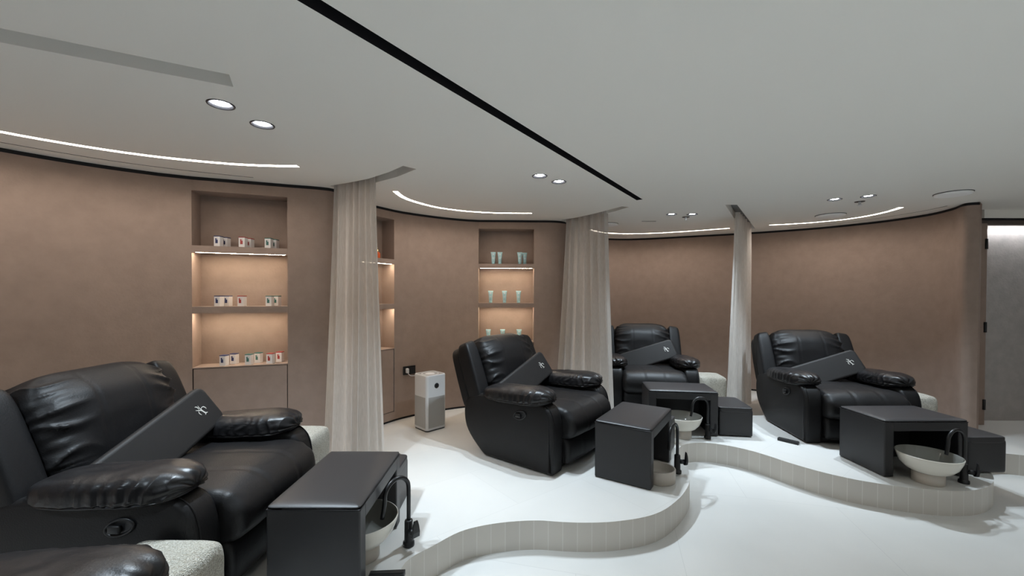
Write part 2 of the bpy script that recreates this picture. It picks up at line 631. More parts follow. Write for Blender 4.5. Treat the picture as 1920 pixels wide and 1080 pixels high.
hole_polys = [offset_path(p, LW) for p in LEDS] + [offset_path(p, 0.012) for p in SLITS] + SLOTS + [DIFF] + [circle2(c, 0.055) for c in LAMPS + EXTRA + BEHIND_FILL] + [V2([(1.608, 5.13), (1.608, 5.10), (1.786, 5.097), (1.786, 5.127)])]


def inside(p, poly):
    c = False
    j = len(poly) - 1
    for i in range(len(poly)):
        a, b = poly[i], poly[j]
        if (a.y > p.y) != (b.y > p.y) and p.x < (b.x - a.x) * (p.y - a.y) / (b.y - a.y) + a.x:
            c = not c
        j = i
    return c


def plate(outer, holes, z, name, m, down=False):
    verts, edges = [], []
    for poly in [outer] + holes:
        s = len(verts)
        verts += [Vector((p.x, p.y)) for p in poly]
        edges += [(s + i, s + (i + 1) % len(poly)) for i in range(len(poly))]
    vo, eo, fo, _, _, _ = geometry.delaunay_2d_cdt(verts, edges, [], 0, 1e-5)
    bm = bmesh.new()
    bv = [bm.verts.new((v.x, v.y, z)) for v in vo]
    for f in fo:
        c = Vector((0, 0))
        for i in f:
            c += vo[i]
        c /= len(f)
        if inside(c, outer) and not any(inside(c, h) for h in holes):
            ff = bm.faces.new([bv[i] for i in f])
            ff.normal_update()
            if (ff.normal.z > 0) == down:
                ff.normal_flip()
    for v in [v for v in bm.verts if not v.link_faces]:
        bm.verts.remove(v)
    return from_bm(name, bm, m, None, False, recalc=False)


room_outer = V2([(-5, -4.2), (7.6, -4.2), (7.6, 7.6), (-5, 7.6)])
structure(plate(room_outer, hole_polys, CEIL, 'ceiling', M_CEIL, True), 'smooth pale grey painted ceiling', 'ceiling')


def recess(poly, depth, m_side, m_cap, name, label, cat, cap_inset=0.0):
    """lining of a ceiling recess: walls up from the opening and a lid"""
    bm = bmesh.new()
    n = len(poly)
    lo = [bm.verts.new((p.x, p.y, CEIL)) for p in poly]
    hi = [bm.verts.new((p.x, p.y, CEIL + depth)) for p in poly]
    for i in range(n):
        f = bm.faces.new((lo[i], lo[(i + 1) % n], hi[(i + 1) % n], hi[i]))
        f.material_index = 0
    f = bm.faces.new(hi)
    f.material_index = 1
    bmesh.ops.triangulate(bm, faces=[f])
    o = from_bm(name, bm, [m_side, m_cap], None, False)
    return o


slot_labels = ['curtain recess in the ceiling above the nearest recliner', 'curtain recess in the ceiling above the leftmost curtain',
               'curtain recess in the ceiling above the middle curtain', 'curtain recess in the ceiling above the rightmost curtain']
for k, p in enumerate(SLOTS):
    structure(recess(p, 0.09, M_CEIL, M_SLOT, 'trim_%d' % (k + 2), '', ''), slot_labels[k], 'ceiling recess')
o = recess(DIFF, 0.06, M_BLACKGAP, M_BLACKGAP, 'linear_air_slot', '', '')
tag(o, 'long straight black air slot running across the ceiling', 'air vent')
for k, p in enumerate(SLITS):
    o = recess(offset_path(p, 0.012), 0.03, M_BLACKGAP, M_BLACKGAP, 'curved_air_slit', '', '')
    tag(o, ['thin black curved slit in ceiling beside the left light line', 'thin black curved slit in ceiling beside the rightmost light line',
            'short thin dark slit in ceiling behind the middle curtain'][k], 'air vent', 'thin ceiling slits')
led_labels = ['curved white light line in the ceiling at far left, over the nearest recliner', 'short curved white light line in ceiling to the right of the leftmost curtain',
              'white light line in ceiling between the middle and rightmost curtains', 'curved white light line in ceiling at far right']
for k, p in enumerate(LEDS):
    pl = offset_path(p, LW)
    o = recess(pl, 0.012, M_CEIL, M_LED, 'light_line', '', '')
    tag(o, led_labels[k], 'ceiling light', 'ceiling light lines')
bmv = rbox(1.612, 1.782, 5.102, 5.125, CEIL + 0.004, CEIL + 0.03, 0.0)
tag(from_bm('small_air_vent', bmv, M_BLACKGAP), 'tiny dark slot vent in ceiling left of the far pair of downlights', 'air vent')


def spot(name, x, y, z, power, parent=None, ang=100, blend=1.0, color=COOL, size=0.026):
    l = bpy.data.lights.new(name, 'SPOT')
    l.energy = power
    l.color = color
    l.spot_size = R(ang)
    l.spot_blend = blend
    l.shadow_soft_size = size
    o = bpy.data.objects.new(name, l)
    COL.objects.link(o)
    o.location = (x, y, z)
    if parent:
        o.parent = parent
    return o


def downlight(x, y, label, power, ang=100):
    t = thing('recessed_downlight', label, 'ceiling light', (x, y, CEIL), 0, 'downlights over the open floor' if 'open floor' in label else 'recessed ceiling downlights')
    o = from_bm('trim_ring', lathe([(0.051, 0.03), (0.051, -0.002), (0.055, -0.004), (0.059, -0.003), (0.060, 0.0)], 28), M_CHROME, t, True)
    from_bm('housing', lathe([(0.0515, 0.0), (0.050, 0.05), (0.0, 0.05)], 28), M_BLACKPL, t, True)
    from_bm('lamp', lathe([(0.036, 0.052), (0.036, 0.010), (0.031, 0.004), (0.0, 0.002)], 24), M_LAMP, t, True)
    spot('lamp_beam', 0, 0, -0.012, power, t, ang)
    return t


dl_labels = ['recessed downlight at upper left, nearer of the two by the grey ceiling recess', 'recessed downlight at upper left, second from the grey ceiling recess',
             'left downlight of the pair over the second recliner', 'right downlight of the pair over the second recliner',
             'left downlight of the far pair, left of the rightmost curtain', 'right downlight of the far pair, left of the rightmost curtain',
             'left bright downlight of the pair right of the rightmost curtain', 'right downlight of the pair right of the rightmost curtain']
for k, (x, y) in enumerate(LAMPS):
    downlight(x, y, dl_labels[k], DOWNLIGHT_W)
for k, (x, y) in enumerate(EXTRA + BEHIND_FILL):
    downlight(x, y, 'unseen recessed downlight over the open floor outside the picture', GENERAL_W if k < len(EXTRA) else BEHIND_FILL_W, 100 if k < len(EXTRA) else 130)

sp_labels = ['round white ceiling speaker near the rightmost light line', 'flush round ceiling speaker at far right above the door side', 'flush round ceiling speaker behind the middle curtain']
for (x, y, r), lb in zip(SPEAKERS, sp_labels):
    t = thing('ceiling_speaker', lb, 'speaker', (x, y, CEIL), 0, 'round ceiling speakers')
    from_bm('mounting_gap', lathe([(0, -0.001), (r, -0.001), (r, -0.004), (r - 0.004, -0.005), (0, -0.005)], 40), M_CHROME, t, True)
    from_bm('grille', lathe([(r - 0.006, -0.004), (r - 0.004, -0.010), (r - 0.010, -0.018), (r * 0.7, -0.024), (r * 0.35, -0.027), (0, -0.028)], 40), M_SPEAKER, t, True)
for (x, y, lb) in ((2.037, 4.83, 'small sprinkler head in ceiling below the far pair of downlights'), (3.386, 4.014, 'small sprinkler head in ceiling beside the right downlight pair')):
    t = thing('ceiling_sprinkler', lb, 'sprinkler', (x, y, CEIL), 0, 'ceiling sprinklers')
    from_bm('cup', lathe([(0.0, -0.001), (0.026, -0.002), (0.040, -0.004), (0.042, 0.0)], 24), M_CHROME, t, True)
    from_bm('nozzle', lathe([(0.012, -0.003), (0.010, -0.030), (0.020, -0.034), (0.020, -0.037), (0.0, -0.037)], 16), M_WHITEPL, t, True)

# ------------------------------------------------------------------ floor, platform, door
structure(plate(room_outer, [], 0.0, 'floor', M_FLOOR), 'pale large-format porcelain tiled floor', 'floor')

EDGE = smooth2([(-1.9, -3.0), (-1.5, -0.6), (-0.75, -0.1), (-0.30, 0.25), (-0.42, 0.85), (-0.95, 1.22), (-0.85, 1.46), (-0.62, 1.62), (-0.565, 1.85), (-0.545, 2.10), (-0.43, 2.24), (-0.30, 2.375), (-0.156, 2.445),
                (0.004, 2.484), (0.167, 2.497), (0.328, 2.480), (0.489, 2.475), (0.656, 2.493), (0.835, 2.543), (0.973, 2.619), (1.102, 2.736), (1.212, 2.863),
                (1.321, 3.029), (1.405, 3.25), (1.435, 3.46), (1.475, 3.62), (1.555, 3.745), (1.65, 3.81), (1.805, 3.835), (1.97, 3.775), (2.105, 3.67), (2.205, 3.54), (2.30, 3.374), (2.424, 3.211), (2.584, 3.072),
                (2.77, 2.978), (2.927, 2.926), (3.101, 2.895), (3.279, 2.905), (3.45, 2.96), (3.60, 3.05), (3.72, 3.16), (3.82, 3.30), (3.93, 3.45), (4.08, 3.57), (4.282, 3.60), (4.47, 3.545), (4.70, 3.45), (5.2, 3.30), (7.3, 2.9)], 5)
plat_outer = EDGE + V2([(7.5, 7.5), (-4.8, 7.5), (-4.8, -3.0)])
structure(plate(plat_outer, [], PLAT, 'floor_platform', M_PLATTOP), 'raised pale tiled platform with a wavy front edge', 'platform')
bm = bmesh.new()
uvl = bm.loops.layers.uv.new('UVMap')
acc = 0.0
cols = []
for i, p in enumerate(EDGE):
    if i:
        acc += (p - EDGE[i - 1]).length
    cols.append((bm.verts.new((p.x, p.y, 0)), bm.verts.new((p.x, p.y, PLAT)), acc))
for a, b in zip(cols[:-1], cols[1:]):
    f = bm.faces.new((a[0], b[0], b[1], a[1]))
    for lp, uv in zip(f.loops, ((a[2], 0), (b[2], 0), (b[2], PLAT), (a[2], PLAT))):
        lp[uvl].uv = uv
structure(from_bm('trim_6', bm, M_RISER, None, True, recalc=False), 'grey beige tiled riser along the wavy platform edge', 'step riser')

# door at the right end
M_DOOR = mat('grey_stucco_door', (0.44, 0.415, 0.40), 0.6, bump=(45, 0.25, 8), vary=(9, 0.88, 1.08), spec=0.35)
M_LINTEL = mat('dark_brown_lintel', (0.10, 0.075, 0.065), 0.7)
bm = rbox(5.0, 7.3, 4.36, 4.46, 2.392, CEIL + 0.02, 0.0)
structure(from_bm('trim_7', bm, M_CEIL), 'white ceiling bulkhead above the door', 'bulkhead')
bm = rbox(5.0, 7.3, 4.375, 4.46, 2.374, 2.392, 0.0)
structure(from_bm('trim_8', bm, M_BLACKGAP), 'black line above the door', 'trim')
bm = rbox(5.0, 7.3, 4.40, 4.46, 2.325, 2.374, 0.0)
structure(from_bm('trim_9', bm, M_LINTEL), 'dark brown strip over the door', 'trim')
dr = thing('door_1', 'grey stucco door with three black hinges at the right end of the room', 'door', (5.06, 4.45, PLAT))
structure(dr)
from_bm('door_panel', rbox(0.035, 1.30, 0.10, 0.15, 0.0, 2.12, 0.004, 2), M_DOOR, dr)
from_bm('door_jamb', rbox(-0.075, 0.018, -0.055, 0.15, -0.0, 2.16, 0.002, 1), M_WALL, dr)
for z in (0.22, 1.05, 1.94):
    from_bm('hinge', tube([(0.004, -0.060, z - 0.055), (0.004, -0.060, z + 0.055)], 0.013, 10), M_BLACK, dr, True)
bm = rbox(5.0, 7.3, 4.62, 4.70, PLAT, CEIL, 0.0)
structure(from_bm('wall_door', bm, M_DOOR), 'grey stucco wall lit from above behind the door', 'wall')
cl = from_bm('cove_light', rbox(5.12, 6.9, 4.47, 4.50, 2.335, 2.345, 0.0), mat('cove_lamp', (1, 1, 1), 0.5, emit=((0.95, 0.97, 1.0), 30.0)))
tag(cl, 'bright white cove light above the door at far right', 'ceiling light')


# ------------------------------------------------------------------ display niches
def niche(name, pts, label, group):
    a, b = pts
    d = (b - a).normalized()
    w = (b - a).length
    ang = math.atan2(d.y, d.x)
    t = thing(name, label, 'wall niche', (a.x, a.y, 0), ang, group)      # local x along the wall, +y into the wall
    D = 0.19
    bm = bmesh.new()
    for (z0, z1) in NZ:
        q = [bm.verts.new(v) for v in ((0, 0, z0), (w, 0, z0), (w, 0, z1), (0, 0, z1), (0, D, z0), (w, D, z0), (w, D, z1), (0, D, z1))]
        for f in ((4, 5, 6, 7), (0, 4, 7, 3), (1, 2, 6, 5), (3, 7, 6, 2), (0, 1, 5, 4)):
            bm.faces.new([q[i] for i in f])
    o = from_bm('lining', bm, M_WALL, t, recalc=False)
    for (z0, z1) in ((1.41, 1.46), (1.89, 1.94)):
        sh = from_bm('shelf', rbox(0.0005, w - 0.0005, -0.0015, D - 0.002, z0 - 0.0012, z1 + 0.0012, 0.0012, 1), M_WALL, t)
        from_bm('shelf_lip', rbox(0.0005, w - 0.0005, -0.0015, 0.005, z0 - 0.0030, z0, 0.0006, 1), M_WALL, sh)
        bmx = rbox(0.02, w - 0.02, 0.014, 0.030, z0 - 0.0022, z0 - 0.0008, 0.0)
        from_bm('light_strip', bmx, M_NLED, sh)
    from_bm('sill', rbox(0.0005, w - 0.0005, -0.0015, D - 0.002, 0.972, 0.9815, 0.001, 1), M_WALL, t)
    from_bm('cupboard_door', rbox(0.006, w - 0.006, 0.002, 0.022, PANEL_Z[0] + 0.004, PANEL_Z[1] - 0.006, 0.001, 1), M_WALL, t)
    from_bm('cupboard_back', rbox(-0.01, w + 0.01, 0.03, 0.035, PANEL_Z[0] - 0.01, PANEL_Z[1], 0.0), M_BLACKGAP, t)
    return t, w


nA, wA = niche('display_niche', NICHE_A, 'lit niche of white cartons left of the leftmost curtain', 'lit wall niches')
nB, wB = niche('display_niche', NICHE_B, 'narrow lit niche half hidden behind the leftmost curtain', 'lit wall niches')
nC, wC = niche('display_niche', NICHE_C, 'lit niche of pale blue tubes above the second recliner', 'lit wall niches')


def in_niche(t, x, y, z):
    return t.matrix_basis @ Vector((x, y, z))


def carton(m, name='carton'):
    t = thing('product_carton', '', 'box')
    w, h = 0.0235, 0.086
    from_bm('carton_body', rbox(-w, w, -w, w, 0, h - 0.006, 0.0015, 1), M_CARTON, t)
    from_bm('lid_edge', rbox(-w - 0.0006, w + 0.0006, -w - 0.0006, w + 0.0006, h - 0.007, h, 0.001, 1), m, t)
    lab = from_bm('printed_label', rbox(-0.011, 0.008, -w - 0.0012, -w + 0.0008, 0.026, 0.066, 0.0), m, t)
    from_bm('print', rbox(0.000, 0.007, -w - 0.0018, -w + 0.0004, 0.054, 0.065, 0.0), M_CARTON, lab)
    return t


protos = {}
SH = (1.9412, 1.4612, 0.9815)
carts = []
for row, z, items in ((0, SH[0], [(0.165, .05, 'n', 'top shelf, left, front'), (0.195, .125, 'n', 'top shelf, left, behind another'), (0.335, .05, 'r', 'top shelf, middle, front'), (0.365, .125, 'r', 'top shelf, middle, behind another'),
                                 (0.52, .05, 'g', 'top shelf, right, front'), (0.55, .125, 'g', 'top shelf, right, behind another')]),
                      (1, SH[1], [(0.165, .05, 'n', 'middle shelf, left, front'), (0.208, .118, 'n', 'middle shelf, left, behind another'), (0.325, .05, 'r', 'middle shelf, standing alone in the centre'),
                                 (0.525, .05, 'g', 'middle shelf, right, front'), (0.565, .118, 'g', 'middle shelf, right, behind another')]),
                      (2, SH[2], [(0.20, .045, 'n', 'bottom shelf, left, front'), (0.25, .125, 'n', 'bottom shelf, left, behind another'), (0.375, .045, 'g', 'bottom shelf, middle, front'), (0.425, .125, 'g', 'bottom shelf, middle, behind another'),
                                 (0.53, .045, 'r', 'bottom shelf, right, front'), (0.585, .125, 'r', 'bottom shelf, right, behind another')])):
    for (x, y, c, where) in items:
        mm = {'n': M_NAVY, 'r': M_RED, 'g': M_GREEN}[c]
        cn = {'n': 'navy', 'r': 'red', 'g': 'green'}[c]
        p = in_niche(nA, x, y, z)
        rz = nA.rotation_euler.z - R(16) + R(random.uniform(-5, 5))
        lb = 'white carton with %s label in left niche, %s' % (cn, where)
        gp = 'white cartons in the left niche'
        if c not in protos:
            t = carton(mm)
            t.location = p
            t.rotation_euler = (0, 0, rz)
            t['label'] = lb
            t['group'] = gp
            protos[c] = t
        else:
            dup(protos[c], p, rz, lb, gp)


def tube_bottle():
    t = thing('cream_tube', '', 'tube')
    n = 20
    verts, faces = [], []
    prof = [(0.020, 0.018, 0.028), (0.0215, 0.0195, 0.031), (0.0225, 0.0185, 0.06), (0.0245, 0.0145, 0.095), (0.028, 0.008, 0.125), (0.0315, 0.0028, 0.140), (0.032, 0.0018, 0.150)]
    for (rx, ry, z) in prof:
        verts += [(rx * cos(2 * pi * k / n), ry * sin(2 * pi * k / n), z) for k in range(n)]
    for i in range(len(prof) - 1):
        faces += [(i * n + k, i * n + (k + 1) % n, (i + 1) * n + (k + 1) % n, (i + 1) * n + k) for k in range(n)]
    faces += [tuple(range(n))[::-1], tuple(range((len(prof) - 1) * n, len(prof) * n))]
    mesh('tube_body', verts, faces, M_TUBE, t)
    from_bm('cap', lathe([(0, 0), (0.0195, 0.0), (0.0205, 0.003), (0.0205, 0.027), (0.018, 0.0285), (0, 0.0285)], 20), M_TUBECAP, t, True)
    # round emblem near the crimp and two print lines
    from_bm('emblem', rbox(-0.008, 0.008, -0.0125, -0.009, 0.113, 0.128, 0.0035, 2), M_WHITEPL, t)
    from_bm('print', rbox(-0.012, 0.012, -0.0205, -0.016, 0.070, 0.078, 0.0), M_WHITEPL, t)
    return t


first = None
for z, items in ((SH[0], [(0.180, .05, 'top shelf, first from left'), (0.262, .05, 'top shelf, second from left'), (0.508, .05, 'top shelf, third from left'), (0.572, .10, 'top shelf, rightmost, slightly behind')]),
                 (SH[1], [(0.148, .06, 'middle shelf, left'), (0.320, .06, 'middle shelf, centre'), (0.495, .06, 'middle shelf, right')]),
                 (SH[2], [(0.120, .06, 'bottom shelf, left'), (0.298, .06, 'bottom shelf, centre'), (0.503, .06, 'bottom shelf, right')])):
    for (x, y, where) in items:
        p = in_niche(nC, x, y, z)
        lb = 'pale blue tube on cap in centre niche, %s' % where
        rz = nC.rotation_euler.z + R(random.uniform(-6, 6))
        if first is None:
            first = tube_bottle()
            first.location = p
            first.rotation_euler = (0, 0, rz)
            first['label'] = lb
            first['group'] = 'pale blue tubes in the centre niche'
        else:
            dup(first, p, rz, lb, 'pale blue tubes in the centre niche')

t = thing('oil_bottle', 'small orange bottle with gold cap on top shelf of the narrow niche', 'bottle', in_niche(nB, 0.26, 0.07, SH[0]))
from_bm('bottle_body', lathe([(0, 0), (0.026, 0.0), (0.030, 0.006), (0.031, 0.05), (0.024, 0.064), (0.011, 0.070), (0.011, 0.076), (0, 0.076)], 20), M_ORANGE, t, True)
from_bm('cap', lathe([(0.012, 0.072), (0.012, 0.090), (0.004, 0.096), (0.003, 0.118), (0, 0.118)], 16), M_GOLD, t, True)
protoB = protos['r']
p = in_niche(nB, 0.235, 0.07, SH[1])
dup(protoB, p, nB.rotation_euler.z - R(50), 'white carton at curtain edge on middle shelf of the narrow niche')
t = thing('glass_jar', 'small clear jar at curtain edge on bottom shelf of the narrow niche', 'jar', in_niche(nB, 0.26, 0.075, SH[2]))
from_bm('jar_body', lathe([(0, 0), (0.024, 0.0), (0.027, 0.004), (0.027, 0.055), (0.020, 0.062), (0, 0.062)], 20), mat('frosted_jar', (0.55, 0.48, 0.42), 0.2), t, True)
from_bm('cap', lathe([(0.014, 0.060), (0.014, 0.080), (0.006, 0.083), (0.006, 0.115), (0, 0.115)], 16), M_GREYPL, t, True)


# ------------------------------------------------------------------ recliner
def make_recliner():
    t = thing('recliner', '', 'recliner')
    # side panels: rounded front and chamfered rear
    prof = chaikin([(-0.462, 0.012), (-0.458, 0.008), (0.18, 0.006), (0.24, 0.012), (0.42, 0.17), (0.465, 0.30), (0.455, 0.44), (0.36, 0.525), (0.05, 0.54), (-0.27, 0.545),
                    (-0.40, 0.53), (-0.462, 0.45), (-0.478, 0.30), (-0.472, 0.12), (-0.464, 0.016)], 2)
    prof = [(p.x, p.y) for p in [Vector((q[0], q[1])) for q in prof]]
    for s in (-1, 1):
        x0, x1 = (0.365, 0.528) if s > 0 else (-0.528, -0.365)
        xs, ins = round_insets(x0, x1, 0.028, 4, 4)
        sp = loft_x(prof, xs, ins, M_LEATHER, 'side_panel', t)
        # double stitched seam over the front of the arm
        arc = [(s * 0.497, -0.27, 0.5455), (s * 0.497, -0.36, 0.5385), (s * 0.497, -0.425, 0.50), (s * 0.497, -0.462, 0.43), (s * 0.497, -0.4765, 0.30), (s * 0.497, -0.472, 0.15), (s * 0.497, -0.460, 0.05)]
        from_bm('piping', tube(catmull(arc, 5), 0.0035, 6), M_LEATHER, sp, True)

    # arm pads: flat underside, seam along the lower flank, pleats rising from it
    for s in (-1, 1):
        def pad(q, s=s):
            x, y, z = q
            f = 1.0 - 0.10 * max(0.0, y) ** 2
            fr = 0.07 * exp(-((y + 0.62) / 0.30) ** 2)               # full nose
            px = 0.140 * x * (f + fr)
            pz = 0.080 * z * (f + fr)
            py = 0.336 * y
            if z < 0:
                pz *= 0.70
            out = abs(x)
            nose = max(0.0, (-y - 0.55) / 0.45)
            n = noise.noise(Vector((y * 2.5 + s * 7, x * 1.5, z * 1.5)))
            n2 = noise.noise(Vector((y * 7 + s * 3, x * 2, 4.0)))
            ph = 19 * y + 1.8 * n + 0.8 * n2 + 0.5 * z
            pl = 1.0 - 2.0 * abs(sin(ph)) ** 0.75                    # sharp creases, soft ridges
            flank = min(1.0, max(0.0, (out - 0.10) / 0.6)) * min(1.0, max(0.0, (1.0 - z) / 0.6)) * (1 if z > -0.42 else 0.12)
            amt = (0.25 + 0.75 * min(1.0, max(0.0, (0.55 - y) / 0.9))) * (0.55 + 0.9 * n2 * n2 + 0.3 * n2)
            dd = 0.080 * pl * flank * amt * (1 - 0.6 * nose)
            ga = sin(11.0 * math.atan2(z + 0.2, x) + 3 * n)
            rr = 1 + dd - 0.045 * nose * (0.5 + 0.5 * ga) * (1 if z > -0.4 else 0.3)
            rr -= exp(-((z + 0.42) / 0.045) ** 2) * 0.05 * (1 if out > 0.4 or y < -0.6 else 0)
            big = 0.004 * noise.noise(Vector((y * 4 + 3 * s, x * 3, z)))
            return Vector((s * 0.435 + px * rr, -0.081 + py * (1 - 0.012 * nose * ga), 0.556 + pz * rr + big + 0.016 * (-y) - 0.012 * out * out))
        v, f = cushion(72, 3.3, pad)
        mesh('arm_pad', v, f, M_PADLEATHER, t)

    # seat with a rolled front
    sp = chaikin([(0.32, 0.27), (0.36, 0.40), (0.30, 0.475), (0.10, 0.475), (-0.20, 0.482), (-0.40, 0.492), (-0.50, 0.475), (-0.565, 0.40), (-0.572, 0.32), (-0.53, 0.262), (-0.46, 0.245), (-0.30, 0.25), (0.0, 0.25)], 3)
    sp = [(p.x, p.y) for p in [Vector((q[0], q[1])) for q in sp]]

    def seat_disp(v, u, n):
        e = abs(v.x) / 0.375
        seam = exp(-((abs(v.x) - 0.125) / 0.010) ** 2) * 0.006
        pl = 0.004 * sin(60 * v.y + 30 * v.z + 5 * noise.noise(v * 6)) * max(0, e - 0.78) / 0.22
        d = seam + pl - 0.014 * (1 - e * e)
        return v + n * d + Vector((0, 0, 0.004 * noise.noise(v * 7)))
    xs, ins = round_insets(-0.375, 0.375, 0.05, 44, 6)
    loft_x(sp, xs, ins, M_LEATHER, 'seat', t, seat_disp)
    # folded footrest under the seat
    fp = chaikin([(-0.30, 0.045), (-0.49, 0.045), (-0.515, 0.07), (-0.522, 0.16), (-0.505, 0.245), (-0.44, 0.27), (-0.30, 0.265)], 2)
    fp = [(p.x, p.y) for p in [Vector((q[0], q[1])) for q in fp]]

    def foot_disp(v, u, n):
        e = abs(v.x) / 0.36
        return v - n * 0.008 * (1 - e * e) + n * (0.005 * exp(-((abs(v.x) - 0.12) / 0.009) ** 2))
    xs, ins = round_insets(-0.36, 0.36, 0.03, 30, 4)
    loft_x(fp, xs, ins, M_LEATHER, 'footrest', t, foot_disp)
    from_bm('base_frame', rbox(-0.48, 0.48, -0.42, 0.20, 0.0, 0.06, 0.006, 2), M_BLACKPL, t)

    # back: tilted frame of axes (x, s up the back, t forward)
    TB = R(21)

    def back(x, s, tt):
        return Vector((x, 0.375 + s * sin(TB) - tt * cos(TB), 0.43 + s * cos(TB) + tt * sin(TB)))

    def shell(q):
        x, s, tt = q
        return back((0.515 - 0.012 * max(0, s)) * x, 0.222 + 0.296 * s, -0.062 + 0.056 * tt)
    v, f = cushion(16, 9, shell)
    mesh('back_shell', v, f, M_LEATHER, t)
    for sg in (-1, 1):
        def wing(q, sg=sg):
            x, s, tt = q
            h = 0.228 + 0.300 * s
            wq = 0.078 * x * (1 - 0.06 * max(0, s))
            return back(sg * 0.448 + wq, h - 0.012 * (sg * x) * max(0, s), 0.058 + (0.066 + 0.010 * (1 - s * s)) * tt)
        v, f = cushion(18, 6, wing)
        mesh('back_wing', v, f, M_LEATHER, t)

    def pillow(q):
        x, s, tt = q
        n = noise.noise(Vector((s * 2.4, x * 1.5, tt)))
        n2 = noise.noise(Vector((s * 5 + 9, x * 1.2, tt)))
        ax = abs(x)
        e = max(0.0, (ax - 0.42) / 0.58)
        ph = 8.5 * s + 3.2 * n + (1.3 if x > 0 else 0) + 1.2 * ax * s
        pl = 1.0 - 2.0 * abs(sin(ph)) ** 0.7
        ph2 = 15 * s + 4 * n2
        pl2 = 1.0 - 2.0 * abs(sin(ph2)) ** 0.7
        w = e * (1 - 0.25 * e)
        fr = 1 if tt > -0.3 else 0.2
        rr = 1 - 0.05 * e ** 3 + w * (0.115 * pl + 0.06 * pl2 * e) * fr * (1 - 0.35 * abs(s) ** 3)
        seam = exp(-((ax - 0.36) / 0.014) ** 2) * 0.022 * (1 if tt > 0 else 0)
        h = 0.272 + 0.290 * s * (1 + 0.02 * pl * w) - 0.010 * e * e * max(0, s)
        th = 0.150 + 0.036 * exp(-((s - 0.30) / 0.55) ** 2)
        th *= (1 - 0.30 * abs(s) ** 4)
        return back(0.382 * x * (1 - 0.02 * abs(s) + 0.012 * pl * e), h, 0.050 + th * tt * (rr - seam) + 0.008 * noise.noise(Vector((x * 2, s * 3, 5))))
    v, f = cushion(76, 5.0, pillow)
    mesh('back_pillow', v, f, M_LEATHER, t)

    # release lever in its oval cup on one side panel
    c = Vector((-0.528, -0.165, 0.422))
    cup = bmesh.new()
    ring = [(c.x - 0.003, c.y + 0.058 * cos(a), c.z - 0.012 * cos(a) + 0.033 * sin(a)) for a in [2 * pi * k / 28 for k in range(29)]]
    tube(ring, 0.0065, 8, cup, cap=False)
    vs = [cup.verts.new((c.x - 0.0015, p[1], p[2])) for p in ring[:-1]]
    cup.faces.new(vs)
    cu = from_bm('lever_cup', cup, M_BLACKPL, t, True)
    lv = bmesh.new()
    rbox(c.x - 0.020, c.x - 0.002, c.y - 0.012, c.y + 0.040, c.z - 0.022, c.z + 0.014, 0.008, 3, lv)
    from_bm('release_lever', lv, M_BLACKPL, cu, True)
    for ch in t.children_recursive:
        for v in ch.data.vertices:
            v.co.x *= 0.96
    return t


REC = [
    ((-1.77, 2.18), 90.0, 'nearest full black recliner, at left below the carton niche'),
    ((0.246, 3.765), 52.3, 'second black recliner, seen side-on in front of the tube niche'),
    ((1.72, 5.22), -8.0, 'black recliner partly hidden behind the middle curtain'),
    ((3.285, 4.24), -5.0, 'rightmost black recliner, right of the rightmost curtain'),
    ((-1.41, 0.705), 90.0, 'black recliner showing only its arm at the bottom left corner'),
]


def rot2(th, x, y):
    return Vector((cos(th) * x - sin(th) * y, sin(th) * x + cos(th) * y))


rec0 = make_recliner()
recs = []
for k, ((x, y), deg, lb) in enumerate(REC):
    loc = (x, y, PLAT)
    if k == 0:
        rec0.location = loc
        rec0.rotation_euler = (0, 0, R(deg))
        rec0['label'] = lb
        rec0['group'] = 'black leather recliners'
        recs.append(rec0)
    else:
        recs.append(dup(rec0, loc, R(deg), lb, 'black leather recliners'))


